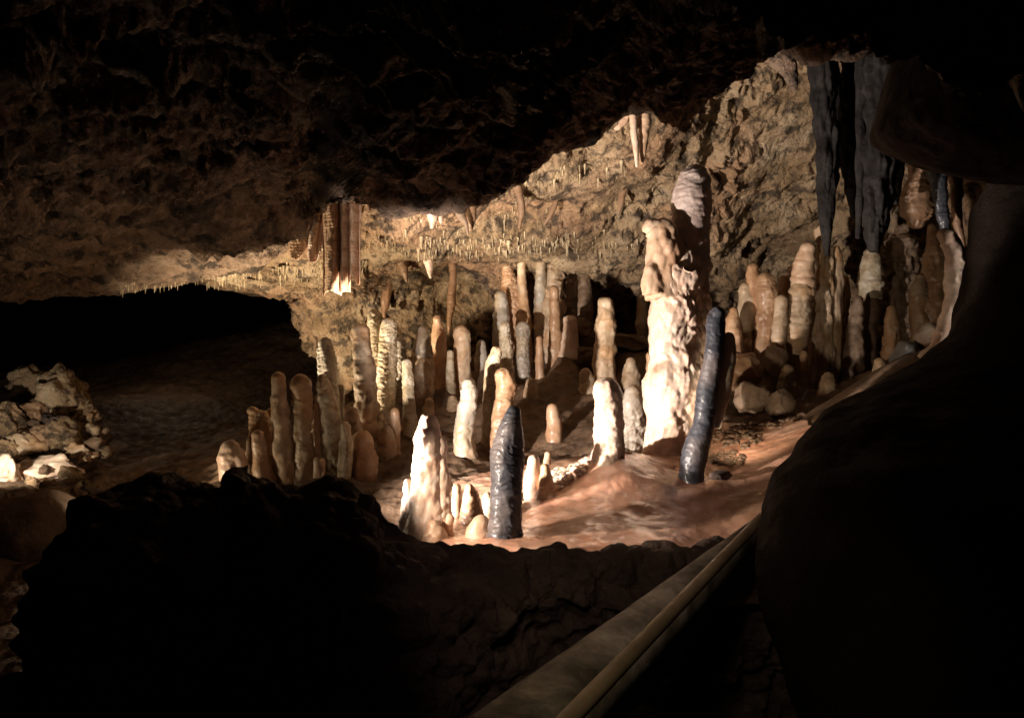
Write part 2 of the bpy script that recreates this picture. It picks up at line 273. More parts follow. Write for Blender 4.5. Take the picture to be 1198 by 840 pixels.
S('short knobbly tan stub under the brown ochre-topped stalagmite', 5.7, 'knob', 'tan', [(530, 500, 24), (530, 478, 17), (529, 462, 10)])

# ------------------------------------------------------------------ cave floor
ctrl = []
for (label, Y, st, m, tubes) in ST:
    p = P(tubes[0][0][0], tubes[0][0][1]-(16 if Y < 5 else 22), Y); ctrl.append((p[0], p[1], p[2]))
for q in [(540, 640, 3.0), (620, 640, 3.0), (700, 645, 3.0), (800, 640, 3.1), (860, 620, 3.3), (700, 590, 3.5), (760, 590, 3.5), (650, 578, 3.7), (680, 548, 4.0), (760, 545, 3.95),
          (860, 590, 3.5), (880, 555, 3.8), (880, 520, 4.2), (900, 500, 4.6), (950, 480, 4.8), (980, 470, 5.0), (1030, 450, 5.0), (1000, 440, 5.8), (860, 470, 5.2), (930, 560, 3.6),
          (650, 530, 4.9), (600, 545, 4.5), (500, 560, 4.3), (460, 560, 4.3), (620, 500, 5.4), (700, 470, 5.7), (740, 460, 5.8), (830, 470, 5.0), (650, 430, 7.2), (540, 440, 7.0), (480, 460, 6.6), (760, 420, 7.4), (680, 440, 6.6),
          (300, 580, 4.4), (420, 580, 4.2), (250, 590, 5.0), (180, 590, 5.2), (200, 520, 7.5), (100, 520, 7.5), (150, 470, 9), (100, 448, 11), (220, 408, 12), (320, 380, 13), (350, 395, 12), (330, 480, 9), (300, 440, 11),
          (40, 590, 5.2), (100, 590, 5.0), (40, 640, 3.8), (0, 760, 2.8), (-100, 560, 5.5), (-100, 500, 8), (0, 440, 11), (-100, 440, 12), (60, 620, 4.4), (400, 700, 3.0), (200, 700, 3.2), (60, 720, 3.2), (90, 640, 4),
          (900, 620, 3.2), (1000, 600, 3.2), (1200, 560, 3.6), (1200, 480, 5), (1300, 450, 7), (1100, 430, 6), (900, 400, 8.5), (600, 400, 9), (300, 420, 15), (0, 430, 15), (700, 420, 12), (1200, 440, 12)]:
    ctrl.append(tuple(P(*q)))
ctrl = np.array(ctrl)
fl = tps(ctrl[:, :2], ctrl[:, 2], .004)
nr, nc = 420, 760
px = np.linspace(-200, 1400, nc)[None, :]; Yr = np.geomspace(2.6, 16, nr)[:, None]
X = (px-CX)/F*Yr; Yg = np.broadcast_to(Yr, X.shape)
Z = np.clip(fl(np.stack([X, Yg], -1)), .2, 2.2)
G = np.stack([X, Yg, Z], -1)
mudmask = np.clip((X+.35)/.35, 0, 1)*np.clip((4.5+.35*X-Yg)/.5, 0, 1)*(X < 2.2)
rough_amt = 1-.8*mudmask
def floor_noise(G, ra):
    return (fbm(G*2.2, 3, 3)*.07*ra+fbm(G*9, 4, 9)*.028*ra+(.5-cells(G*11, 4))*.03*ra
            + (1-ra)*(fbm(G*np.array([5, 9, 5]), 4, 21)*.011+fbm(G*22, 3, 22)*.002))
Gd = G.copy(); Gd[..., 2] += floor_noise(G, rough_amt)
# shallow rimstone pools scalloping on the mud
def floor_z(x, y):
    q = np.array([[x, y]]); z = float(np.clip(fl(q), .2, 2.2)[0])
    return z
fo = mesh_obj('cave_floor', Gd, grid_faces(nr, nc), M['floor']); tag(fo, kind='structure', label='rough brown cave floor rising towards the back')
FLOOR_BVH = BVHTree.FromPolygons([tuple(v) for v in Gd.reshape(-1, 3)[:]], [tuple(f) for f in grid_faces(nr, nc)])
def drop(x, y, default):
    h = FLOOR_BVH.ray_cast(Vector((x, y, 5)), Vector((0, 0, -1)))
    return h[0].z if h[0] else default
# wet mud sheet, its own outline, on the floor
nr2, nc2 = 240, 360
u = np.linspace(0, 1, nc2)[None, :]; v = np.linspace(0, 1, nr2)[:, None]
x = -.42+u*2.1+0*v; y = 2.75+.25*u+v*(1.55+.35*u); q = np.stack([x, y], -1)
z = np.clip(fl(q), .2, 2.2)
edge = np.minimum(np.minimum(u, 1-u)*2.1, np.minimum(v, 1-v)*1.5)+0*x
G2 = np.stack([x, y, z], -1)
z2 = z+floor_noise(G2, np.full(z.shape, .2))+.016+.010*fbm(G2*np.array([3, 7, 3]), 3, 50)+.0012*fbm((G2+fbm(G2*4, 2, 51)[..., None]*.1)*np.array([16, 26, 3]), 3, 52)
z2 -= np.clip(.12-edge+.07*fbm(G2*5, 3, 60), 0, 1)*1.2
G2[..., 2] = z2
mo = mesh_obj('mud_flat', G2, grid_faces(nr2, nc2), M['mud']); tag(mo, kind='structure', label='wet orange mud flat with glistening ripples')
MUD_BVH = BVHTree.FromPolygons([tuple(v) for v in G2.reshape(-1, 3)], [tuple(f) for f in grid_faces(nr2, nc2)])
def ground(x, y, default=.9):
    a = drop(x, y, default); h = MUD_BVH.ray_cast(Vector((x, y, 5)), Vector((0, 0, -1)))
    return max(a, h[0].z) if h[0] else a

# ------------------------------------------------------------------ rear wall
wc = [(240, 330, 6.1), (150, 300, 6.4), (400, 335, 6.5), (400, 300, 6.0), (345, 400, 6.9), (400, 470, 7.0), (450, 350, 6.9), (450, 420, 7.2), (450, 290, 6.2), (450, 250, 5.5), (350, 250, 5.4),
      (550, 310, 6.9), (550, 288, 6.35), (550, 245, 5.5), (550, 380, 7.5), (550, 450, 7.5), (650, 310, 7.0), (650, 285, 6.5), (650, 215, 5.3), (700, 150, 5.0), (650, 360, 7.8), (650, 450, 7.8), (620, 150, 5.0),
      (750, 230, 5.9), (750, 130, 5.1), (750, 300, 7.1), (750, 330, 7.3), (750, 370, 8.2), (750, 450, 8.2), (850, 100, 5.6), (850, 200, 6.3), (850, 290, 7.1), (850, 340, 8.2), (850, 450, 8.2),
      (900, 50, 5.3), (930, 150, 6.0), (930, 260, 7.0), (930, 320, 8.0), (1000, 200, 6.6), (1000, 400, 8), (1100, 200, 6.3), (1100, 400, 7.2), (1250, 200, 5.5), (1250, 450, 6), (500, 0, 4.8), (800, 0, 5), (1100, 0, 5.3), (300, 100, 5.2),
      (350, 520, 7.0), (600, 520, 7.8), (900, 520, 8.2)]
wf = tps([(a/300, b/300) for a, b, _ in wc], [c for *_, c in wc], .002)
nr, nc = 470, 860
py = np.linspace(-40, 520, nr)[:, None]; u = np.linspace(0, 1, nc)[None, :]
Lb = np.interp(py, [-40, 322, 334, 340, 350, 365, 385, 410, 440, 470, 520], [100, 180, 262, 330, 341, 345, 354, 370, 382, 392, 398])
px = Lb+u*(1300-Lb); pyg = py+0*px
d = wf(np.stack([px/300, pyg/300], -1))
turn = np.clip(1-(px-Lb)/26., 0, 1)           # the wall rounds away into the passage
d = d+turn**2*.9
G = np.stack([(px-CX)/F*d, d, EYE-(pyg-CY)/F*d], -1)
back = G[:, :1].copy()                         # and goes on back along the passage
ext = [back+np.array([[[.35*k, 1.1*k, 0]]]) for k in (4, 3, 2, 1)]
G = np.concatenate(ext+[G], 1)
n = grid_normals(G)
n *= np.sign(-(n*G).sum(-1, keepdims=True)+0*n[..., :1]); 
wq = G+fbm(G*3, 3, 30)[..., None]*.12
ms = np.clip(fbm(G*1.9, 3, 35)*1.6+.5, .12, 1)
dis = fbm(wq*np.array([1.3, 1.3, 2.2]), 4, 31)*.20+fbm(wq*np.array([3.5, 3.5, 5.5]), 5, 33, ridge=True)*.10*ms+(.45-cells(wq*np.array([6, 6, 8]), 36))*.045*ms+fbm(wq*16, 4, 38, ridge=True)*.028*ms+fbm(G*34, 3, 39)*.012
# broken pits
pit = np.clip(fbm(wq*8, 4, 44)-.14, 0, 1); dis -= pit*.30*ms
# small shelves / drip ledge at the rear
G = G+n*dis[..., None]
wall = mesh_obj('cave_wall', G, grid_faces(*G.shape[:2]), M['wall']); tag(wall, kind='structure', label='pitted ochre rear wall of the cave')
WALL_BVH = BVHTree.FromPolygons([tuple(v) for v in G.reshape(-1, 3)], [tuple(f) for f in grid_faces(*G.shape[:2])])

# ------------------------------------------------------------------ low ceiling
cols = 620
px = np.linspace(-260, 1320, cols)
cx_ = [-260, 0, 60, 130, 200, 240, 300, 345, 362, 392, 420, 500, 545, 575, 600, 630, 665, 700, 735, 790, 835, 862, 885, 915, 955, 1000, 1060, 1100, 1320]
cy_ = [330, 352, 350, 343, 338, 331, 316, 284, 250, 240, 243, 252, 247, 233, 222, 200, 180, 160, 126, 122, 112, 90, 58, 52, 60, 56, 20, 0, -40]
cd_ = [5, 5.6, 5.8, 6.0, 6.1, 6.1, 5.9, 5.5, 5.0, 4.1, 3.5, 3.25, 3.15, 3.1, 3.1, 3.05, 3.0, 3.0, 3.0, 3.0, 3.0, 3.0, 3.0, 3.0, 3.0, 3.0, 3.0, 2.9, 2.8]
ey = np.interp(px, cx_, cy_); ed = np.interp(px, cx_, cd_)
ez = EYE+(CY-ey)/F*ed
rows = 300; t = np.linspace(0, 1, rows)[:, None]
Yn = .9; zn = 2.02+.08*np.sin(px/260)
Yc = Yn+(ed[None, :]-Yn)*t
bulge = np.sin(np.pi*t)**1.0*(.12+.06*np.sin(px/130+1)+.10*np.clip((420-px)/300, 0, 1))[None, :]
Zc = zn[None, :]+(ez-zn)[None, :]*t**1.15+bulge
G = np.stack([(px[None, :]-CX)/F*Yc*1.0, Yc, Zc], -1)
lip = []
for k in range(1, 26):
    s = k/25.; g = G[-1].copy(); g[:, 1] += .35*s*(2-s); g[:, 2] += .95*s**1.4; g[:, 0] *= g[:, 1]/G[-1][:, 1]; lip.append(g)
G = np.concatenate([G, np.stack(lip)], 0)
n = grid_normals(G); n *= np.where(n[..., 2:3] > 0, -1, 1)
lipw = np.r_[np.ones(rows), np.linspace(1, .3, 25)][:, None]
wq = G+fbm(G*2.5, 3, 70)[..., None]*.15
dis = fbm(wq*1.3, 3, 71)*.10+fbm(wq*np.array([2.6, 4.0, 3.6]), 6, 73, gain=.6)*.13+(.45-cells(wq*np.array([5, 8, 8]), 75))*.05+fbm(wq*np.array([9, 14, 12]), 5, 78)*.05+fbm(G*30, 3, 80)*.018
pit = np.clip(fbm(wq*np.array([5, 8, 6]), 4, 79)-.1, 0, 1); dis = dis-pit*.09
ramp_edge = np.r_[np.linspace(1, 1, rows-30), np.linspace(1, .45, 30), np.linspace(.45, .8, 25)][:, None]
G = G+n*(dis*lipw*ramp_edge)[..., None]
ceil = mesh_obj('cave_ceiling', G, grid_faces(*G.shape[:2]), M['ceiling']); tag(ceil, kind='structure', label='low rugged brown cave ceiling overhanging the chamber')
CEIL_BVH = BVHTree.FromPolygons([tuple(v) for v in G.reshape(-1, 3)], [tuple(f) for f in grid_faces(*G.shape[:2])])

# ------------------------------------------------------------------ foreground black rock
px = np.linspace(30, 1020, 620)
sx = [30, 52, 70, 85, 95, 112, 135, 160, 200, 235, 258, 275, 290, 305, 330, 380, 425, 445, 458, 475, 500, 540, 600, 640, 655, 672, 700, 740, 800, 830, 880, 1020]
sy = [930, 820, 700, 640, 602, 580, 560, 548, 548, 556, 566, 545, 538, 552, 562, 560, 562, 575, 592, 606, 622, 632, 640, 636, 629, 638, 643, 646, 640, 634, 625, 640]
sd = np.interp(px, [30, 90, 300, 430, 480, 600, 800, 1020], [2.05, 2.2, 2.3, 2.3, 2.4, 2.52, 2.75, 3.0])
ey = np.interp(px, sx, sy); ez = EYE+(CY-ey)/F*sd
rows = []
for s in np.linspace(1, 0, 45)[:-1]:                      # back slope
    rows.append(np.stack([(px-CX)/F*(sd+.30*s), sd+.30*s, ez-.55*s**1.6], -1))
for s in np.linspace(0, 1, 230):                           # front face, leaning towards the path
    yy = sd-(.95-.72*np.clip((px-480)/120, 0, 1))*s**.9-.05*np.sin(s*9); rows.append(np.stack([(px-CX)/F*(sd-.25*s), yy, ez-.06*s-1.3*s**1.5], -1))
G = np.stack(rows)
n = grid_normals(G); n *= np.where(n[..., 2:3] < 0, -1, 1)
am = np.r_[np.linspace(.4, .5, 44), np.linspace(.5, 1, 20), np.ones(210)][:, None]
dis = fbm(G*2.2, 3, 91)*.09+(.45-cells(G*7, 92))*.10+(.45-cells(G*17, 94))*.045+fbm(G*30, 3, 93)*.014
G = G+n*(dis*am)[..., None]
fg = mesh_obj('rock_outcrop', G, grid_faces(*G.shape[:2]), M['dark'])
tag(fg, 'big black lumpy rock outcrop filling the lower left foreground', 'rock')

# ------------------------------------------------------------------ tubes
def cr(pts, n):
    pts = np.array(pts, float); k = len(pts)
    ts = np.linspace(0, k-1, n); out = np.empty((n, pts.shape[1]))
    for i, t in enumerate(ts):
        j = min(int(t), k-2); f = t-j
        p0 = pts[max(j-1, 0)] if j > 0 else 2*pts[0]-pts[1]; p1, p2 = pts[j], pts[j+1]; p3 = pts[min(j+2, k-1)] if j+2 < k else 2*pts[-1]-pts[-2]
        out[i] = .5*((2*p1)+(-p0+p2)*f+(2*p0-5*p1+4*p2-p3)*f*f+(-p0+3*p1-3*p2+p3)*f**3)
    return out
def tube_grid(path, nring=48, nseg=36, flat=1.0, tip='round'):
    """path (x,y,z,r) from base to tip; rounded tip"""
    c = cr(path, nring); r = np.maximum(c[:, 3], .002); c = c[:, :3]
    d = np.gradient(c, axis=0); d /= np.linalg.norm(d, axis=1, keepdims=True)
    if tip == 'round':                                     # dome: extra rings shrinking to the tip
        k = 10; a = np.linspace(0, np.pi/2, k+1)[1:]
        # pull the last ring back by its radius so the total height stays
        c2 = c[-1]-d[-1]*r[-1]*.0
        dome = c2+d[-1]*(np.sin(a)*r[-1]*1.0)[:, None]; c = np.vstack([c, dome]); r = np.r_[r, r[-1]*np.maximum(np.cos(a), .03)]
        d = np.vstack([d, np.repeat(d[-1:], k, 0)])
    ref = np.array([0, 1., 0]); uu = np.cross(d, ref); uu /= np.linalg.norm(uu, axis=1, keepdims=True)+1e-9; vv = np.cross(d, uu)
    th = np.linspace(0, 2*np.pi, nseg, endpoint=False)
    G = c[:, None, :]+r[:, None, None]*(np.cos(th)[None, :, None]*uu[:, None, :]+flat*np.sin(th)[None, :, None]*vv[:, None, :])
    N = (np.cos(th)[None, :, None]*uu[:, None, :]+np.sin(th)[None, :, None]*vv[:, None, :])+0*G
    return G, N, c, r, d
def px_path(tube, Y, seat=False):
    pts = [tuple(P(a, b, Y))+(w/2/F*Y,) for a, b, w in tube]
    # last point is the very tip: pull down by its radius
    p = np.array(pts[-1]); q = np.array(pts[-2]); dd = (p[:3]-q[:3]); L_ = np.linalg.norm(dd)
    p[:3] = p[:3]-dd/L_*min(p[3], L_*.8); pts[-1] = tuple(p)
    if seat:
        x, y, z, r = pts[0]; g = ground(x, y, z)
        if g-.05 < z-.01: pts.insert(0, (x, y, g-.06, r*1.2))
    return pts
def wobble(path, seed):
    out = []
    for k, (x, y, z, r) in enumerate(path):
        n = vnoise(np.array([[x*3+seed*5.1, y*3, z*5], [x*3+seed*5.1+40, y*3, z*5], [z*9, seed*3.3, k*.7]]), 3)
        f = 0 if k == len(path)-1 else 1
        out.append((x+n[0]*r*.34*f, y+n[1]*r*.5*f, z, r*(1+.19*n[2])*(1.12 if not f else 1)))
    return out
def skin(style, p, s=0):
    """relief of a formation's skin in units of about its radius"""
    o = p+s*3.7
    h = fbm(o*5, 3, 5)*.16+fbm(o*np.array([13, 13, 9]), 4, 6)*.09+fbm(o*40, 3, 9)*.03
    if style == 'rib':
        w = o+fbm(o*7, 2, 8)[..., None]*.03
        h = h+fbm(w*np.array([22, 22, 75]), 4, 7, ridge=True)*.12+(.45-cells(w*np.array([26, 26, 48]), 3))*.12
    elif style == 'knob':
        a = np.clip(fbm(o*9, 2, 15)*1.5+.55, .1, 1)
        h = h+a*((.45-cells(o*20, 2))*.36+(.45-cells(o*44, 3))*.17)
    elif style == 'band':
        z = o[..., 2]+fbm(o*5, 2, 4)*.03
        zz = np.stack([o[..., 0]*1.5, o[..., 1]*1.5, z*24], -1)
        h = h+np.abs(vnoise(zz, 4))*.26+fbm(o*28, 3, 7)*.07
    elif style == 'flute':
        h = h+(.45-cells(o*np.array([26, 26, 6]), 2))*.34+fbm(o*np.array([30, 30, 14]), 3, 7)*.12
    elif style == 'blackrib':
        w = o+fbm(o*6, 3, 8)[..., None]*.05; w = np.stack([w[..., 0], w[..., 1], w[..., 2]+.5*w[..., 0]], -1)
        h = h*.75+fbm(w*np.array([20, 20, 60]), 4, 7, ridge=True)*.065
    else:
        am = np.clip(fbm(o*3, 2, 33)*1.5+.5, .15, 1)
        h = h+fbm(o*np.array([4, 4, 16]), 3, 19)*.15+np.clip(fbm(o*15, 3, 27)-.05, 0, 1)*.32+am*((.45-cells(o*np.array([20, 20, 13]), 31))*.20+fbm(o*np.array([16, 16, 60]), 3, 29, ridge=True)*.05)
    return h
def disp(style, Gp, N, c, seed, r): return skin(style, Gp, seed)
def stal_grid(tube, Y, style, seed, seat=True):
    path = wobble(px_path(tube, Y, seat), seed)
    pxh = abs(tube[0][1]-tube[-1][1]); fine = 1.0 if style == 'smooth' else 1.6
    nring = int(np.clip(pxh*.75*fine, 24, 200)); nseg = int(np.clip(max(w for *_, w in tube)*2.2*fine, 20, 110))
    G, N, c, r, d = tube_grid(path, nring, nseg)
    h = disp(style, G, N, c, seed, r)
    rr = np.minimum(r, r.max()*.9)[:, None]
    fade = np.clip(r/(r.max()*.5), .15, 1)[:, None]
    return G+N*(h*rr*1.25*fade)[..., None], path
def remesh_union(grids, vox):
    V = []; Fq = []; off = 0; tmpb = bmesh.new()
    for g in grids:
        nr_, nc_ = g.shape[:2]; vs = [tmpb.verts.new(p) for p in g.reshape(-1, 3)]
        for f in grid_faces(nr_, nc_, True): tmpb.faces.new([vs[i] for i in f])
        tmpb.faces.new([vs[i] for i in range(nc_)][::-1]); tmpb.faces.new([vs[(nr_-1)*nc_+i] for i in range(nc_)])
    bmesh.ops.recalc_face_normals(tmpb, faces=tmpb.faces)
    me = bpy.data.meshes.new('t'); tmpb.to_mesh(me); tmpb.free()
    o = bpy.data.objects.new('t', me); C.objects.link(o)
    md = o.modifiers.new('r', 'REMESH'); md.mode = 'VOXEL'; md.voxel_size = vox
    sm = o.modifiers.new('s', 'SMOOTH'); sm.iterations = 3
    dg = bpy.context.evaluated_depsgraph_get(); ev = o.evaluated_get(dg); m2 = ev.to_mesh()
    nv = len(m2.vertices); co = np.empty(nv*3, np.float32); m2.vertices.foreach_get('co', co)
    no = np.empty(nv*3, np.float32); m2.vertices.foreach_get('normal', no)
    fc = np.array([tuple(p.vertices) for p in m2.polygons if len(p.vertices) == 4], np.int32)
    ev.to_mesh_clear(); bpy.data.objects.remove(o); bpy.data.meshes.remove(me)
    return co.reshape(-1, 3).astype(float), no.reshape(-1, 3).astype(float), fc
PARTS = {  # label start -> [(part name, tube indices, material)]
 'giant pale': [('trunk', [0, 1, 6], 'white'), ('cap', [2], 'cap'), ('hooked_head', [3, 4, 5], 'head')],
 'overexposed white': [('trunk', [0], 'white'), ('side_lobe', [1], 'white'), ('side_lobe', [2], 'white'), ('front_lobe', [3], 'head'), ('side_lobe', [4], 'head')],
 'leaning bent': [('trunk', [0], 'black'), ('side_spur', [1], 'grey')],
 'tallest fluted': [('trunk', [0], 'tan'), ('side_strand', [1], 'tan')],
 'bright cream': [('trunk', [0], 'white'), ('side_strand', [1], 'head')],
 'two-tier': [('body', [0], 'tan'), ('cap', [1], 'grey')],
 'two-headed': [('trunk', [0], 'tan'), ('side_lobe', [1], 'tan'), ('side_lobe', [2], 'tan')],
 'double-headed': [('front_spire', [0], 'tan'), ('rear_spire', [1], 'orange')],
 'knobbly two-tone': [('trunk', [0], 'crusty'), ('side_crust', [1], 'white')],
 'banded tall': [('trunk', [0], 'tan'), ('bright_top', [1], 'head')],
 'stacked-ring': [('trunk', [0], 'shade'), ('beaded_top', [1], 'crusty')],
}
for i, (label, Y, style, m, tubes) in enumerate(ST):
    base = P(tubes[0][0][0], tubes[0][0][1], Y)
    parts = next((v for k, v in PARTS.items() if label.startswith(k)), None)
    root = None
    if parts:
        root = bpy.data.objects.new('stalagmite', None); C.objects.link(root); root.location = base; root.empty_display_size = .1
        tag(root, label, 'stalagmite')
        if label.startswith('overexposed'): root.name = 'stalagmite'
    if len(tubes) == 1 and not parts and not any(q in label for q in ('slim', 'slender', 'thin', 'tiny', 'spike', 'sliver')) and (i*7919) % 10 < 5 and style != 'blackrib':
        t_ = tubes[0]; sd_ = 1 if (i*31) % 2 else -1; hf = .45+.4*((i*13) % 7)/6; wm = max(w for *_, w in t_)    # a fused side growth
        n_ = len(t_); side = []
        for q in np.linspace(0, hf, 3):
            q_ = q*(n_-1); a_ = [np.interp(q_, range(n_), [t[c] for t in t_]) for c in range(3)]; side.append((a_[0]+sd_*a_[2]*.34, a_[1], a_[2]*(.66-.25*q/hf)))
        tubes = [t_, side]
    sets = parts or [(None, list(range(len(tubes))), m)]
    if len(tubes) == 1 and not parts:
        G, path = stal_grid(tubes[0], Y, style, i+1)
        tag(mesh_obj('stalagmite', G, grid_faces(*G.shape[:2], True), M[m], base), label, 'stalagmite'); continue
    for (pn, idx, pm) in sets:
        grids = []; rmax = 0
        for k in idx:
            Yk = Y
            if i == HERO_B: Yk = Y+[0, .05, .05, -.03, -.03, -.08, .0][k]
            elif i == HERO_W: Yk = Y+[0, -.02, .03, -.09, -.05][k]
            elif style == 'blackrib' and k == 1: Yk = Y+.03
            path = px_path(tubes[k], Yk, k == 0)
            if style != 'hero': path = wobble(path, i+k)
            rmax = max(rmax, max(p[3] for p in path[1:])); g, *_ = tube_grid(path, 60, 40); grids.append(g)
        V, Nn, Fq = remesh_union(grids, .0072 if i == HERO_B else .0062 if Y < 5.4 else .0085)
        if i == HERO_B:
            o_ = V+1.3
            if pn == 'trunk':
                lit = np.clip((V[:, 0]-.80)/.14+fbm(V*5, 2, 77)*.5, .12, 1)
                w = o_+fbm(o_*6, 2, 8)[..., None]*.05
                h = fbm(o_*4, 3, 5)*.030+lit*((.45-cells(w*np.array([17, 17, 12]), 2))*.036+(.45-cells(w*np.array([38, 38, 25]), 4))*.016)+fbm(w*np.array([20, 20, 9]), 4, 11)*.014+fbm(o_*50, 3, 8)*.003
            elif pn == 'cap':
                h = fbm(o_*5, 3, 5)*.016+fbm((o_+fbm(o_*7, 2, 8)[..., None]*.03)*np.array([14, 14, 50]), 4, 7, ridge=True)*.007+fbm(o_*45, 3, 8)*.003
            else:
                h = fbm(o_*6, 3, 5)*.012+(.45-cells(o_*np.array([20, 20, 11]), 2))*.020+fbm(o_*45, 3, 8)*.002
        elif i == HERO_W:
            o_ = V*1.0; w = o_+fbm(o_*8, 2, 8)[..., None]*.03
            h = fbm(o_*8, 3, 5)*.016+(.45-cells(w*np.array([26, 26, 20]), 2))*.013+fbm(w*30, 4, 8)*.006
        else:
            h = skin(style, V, i+1)*rmax*.9
        o = mesh_obj(pn or 'stalagmite', V+Nn*h[:, None], Fq, M[pm], base)
        if root: o.parent = root; o.location = (0, 0, 0)
        else: tag(o, label, 'stalagmite')

# ------------------------------------------------------------------ hanging formations
HG = []
def H(label, Y, style, m, *tubes, name='stalactite', cat='stalactite'):
    Y = Y+{'bright forked':.25,'pale broken':.25,'bright two-':.45,'dark hooked':.5,'pale stub':.4,'long thin white':.0}.get(label[:13].strip() if 0 else next((k for k in ('bright forked','pale broken','bright two-','dark hooked','pale stub') if label.startswith(k)), ''), 0)
    grids = []
    for k, t_ in enumerate(tubes):
        path = px_path(t_, Y+.03*k)
        fine = 1.5; pxh = abs(t_[0][1]-t_[-1][1])
        G, N, c, r, d = tube_grid(path, int(np.clip(pxh*fine, 20, 260)), int(np.clip(max(w for *_, w in t_)*2.5, 16, 90)))
        h = disp(style, G, N, c, 50+len(HG)+k, r)
        G = G+N*(h*np.minimum(r, r.max()*.8)[:, None]*1.3)[..., None]; grids.append(G)
    V = np.concatenate([g.reshape(-1, 3) for g in grids]); off = 0; Fs = []
    for g in grids: Fs.append(grid_faces(*g.shape[:2], True)+off); off += g.shape[0]*g.shape[1]
    o = mesh_obj(name, V, np.concatenate(Fs), M[m], P(tubes[0][0][0], tubes[0][0][1], Y)); tag(o, label, cat); HG.append(o); return o
M['slate2'] = mat('dark_slate_calcite', [(.3, (.011, .009, .008)), (.5, (.023, .020, .019)), (.7, (.045, .040, .038))], scale=7, rough=(.6, .9), bump=.6, bscale=40, bdist=.012, spec=.15)
H('tall grey ribbed hanging column, leftmost of the dark columns at upper right', 4.5, 'flute', 'slate2', [(958, 20, 40), (965, 90, 34), (968, 170, 28), (967, 230, 20), (967, 270, 13), (968, 300, 6)])
H('thin bluish tapering stalactite between the two big dark hanging columns', 4.6, 'smooth', 'slate2', [(1000, 10, 30), (992, 120, 20), (992, 180, 19), (996, 225, 13), (998, 255, 6)])
H('widest dark blue-black hanging column at upper right', 4.4, 'flute', 'slate2', [(1045, 0, 70), (1040, 90, 56), (1034, 170, 44), (1026, 230, 34), (1023, 270, 27), (1022, 296, 14)], [(1010, 30, 20), (1008, 130, 14), (1006, 230, 10), (1004, 280, 6)])
H('slim dark column strand behind the widest hanging column', 4.8, 'smooth', 'slate2', [(1060, 0, 22), (1058, 120, 16), (1052, 200, 10), (1048, 240, 5)])
H('tan bulging flowstone stalactite under the dark red overhang', 5.0, 'knob', 'tan', [(1078, 165, 44), (1080, 195, 30), (1076, 225, 36), (1073, 250, 34), (1071, 268, 18)])
H('short pale stub hanging right of the tan bulging stalactite', 4.9, 'smooth', 'tan', [(1105, 170, 30), (1106, 190, 20), (1110, 208, 8)])
H('narrow black stalactite against the tan bulge at right', 4.5, 'smooth', 'black', [(1098, 180, 26), (1099, 225, 16), (1104, 260, 13), (1112, 292, 8)])
H('faint pale splinter hanging near the pink curved pillar', 4.6, 'smooth', 'tan', [(1118, 200, 20), (1119, 230, 12), (1121, 262, 10), (1128, 290, 4)])
H('stubby brown stalactite hanging from the ceiling edge at top right', 4.1, 'knob', 'ceiling', [(905, 20, 60), (908, 55, 44), (922, 80, 22), (930, 108, 8)])
H('smaller brown knob beside the stubby stalactite at top right', 4.2, 'smooth', 'ceiling', [(885, 25, 50), (890, 55, 36), (897, 72, 16)])
H('long thin white stalactite on the upper rear wall', 4.9, 'smooth', 'white', [(740, 130, 9), (742, 160, 8), (744, 178, 6), (745, 196, 4)])
H('reddish flat strand beside the long thin white stalactite', 4.95, 'smooth', 'drape', [(756, 118, 13), (754, 150, 12), (752, 180, 8), (751, 192, 4)])
H('bright forked pink tip hanging under the ceiling edge at upper centre', 4.7, 'knob', 'white', [(764, 118, 12), (755, 130, 14), (748, 142, 10), (745, 150, 5)], [(752, 112, 10), (749, 125, 9), (748, 138, 6)])
H('pale broken stub left of the forked pink tip', 4.7, 'knob', 'white', [(734, 132, 12), (726, 146, 9), (719, 152, 5)])
H('grey-blue pointed drapery blade hanging on the rear wall', 5.9, 'flute', 'grey', [(733, 195, 14), (730, 215, 13), (727, 235, 9), (724, 249, 3)])
H('small grey spike on the rear wall left of centre', 5.4, 'smooth', 'grey', [(606, 218, 8), (610, 240, 8), (609, 258, 5), (607, 268, 3)])
H('curved tan rib stuck to the rear wall', 5.8, 'smooth', 'tan', [(655, 205, 6), (652, 230, 6), (645, 250, 6), (636, 264, 3)])
H('bright two-pronged drip under the low ceiling, left of centre', 4.9, 'smooth', 'white', [(505, 246, 16), (506, 256, 12), (505, 268, 5)], [(494, 246, 10), (494, 254, 7), (493, 261, 3)], [(515, 246, 8), (515, 254, 6), (516, 262, 3)])
H('dark hooked drip left of the pale stub under the ceiling', 4.8, 'smooth', 'shade', [(540, 240, 16), (539, 252, 12), (545, 262, 6), (548, 276, 3)])
H('pale stub stalactite next to the dark hooked drip', 5.0, 'smooth', 'tan', [(551, 240, 14), (551, 256, 11), (550, 271, 6)])
H('white pronged drip cluster on the rear drip ledge', 6.3, 'knob', 'white', [(501, 298, 12), (502, 312, 9), (504, 326, 4)], [(497, 300, 8), (499, 308, 6), (500, 316, 3)])
H('narrow ochre drapery seam running down the rear wall', 6.9, 'smooth', 'orange', [(527, 290, 10), (530, 320, 8), (528, 350, 9), (526, 375, 6), (525, 392, 3)])
H('brown seam of flowstone on the rear wall behind the ribbed pair', 6.85, 'flute', 'orange', [(450, 300, 8), (453, 335, 11), (451, 352, 12), (449, 372, 6)])
H('long ragged stalactite on the rear wall left of the brown seam', 6.6, 'smooth', 'tan', [(468, 300, 14), (472, 315, 10), (476, 330, 4)])

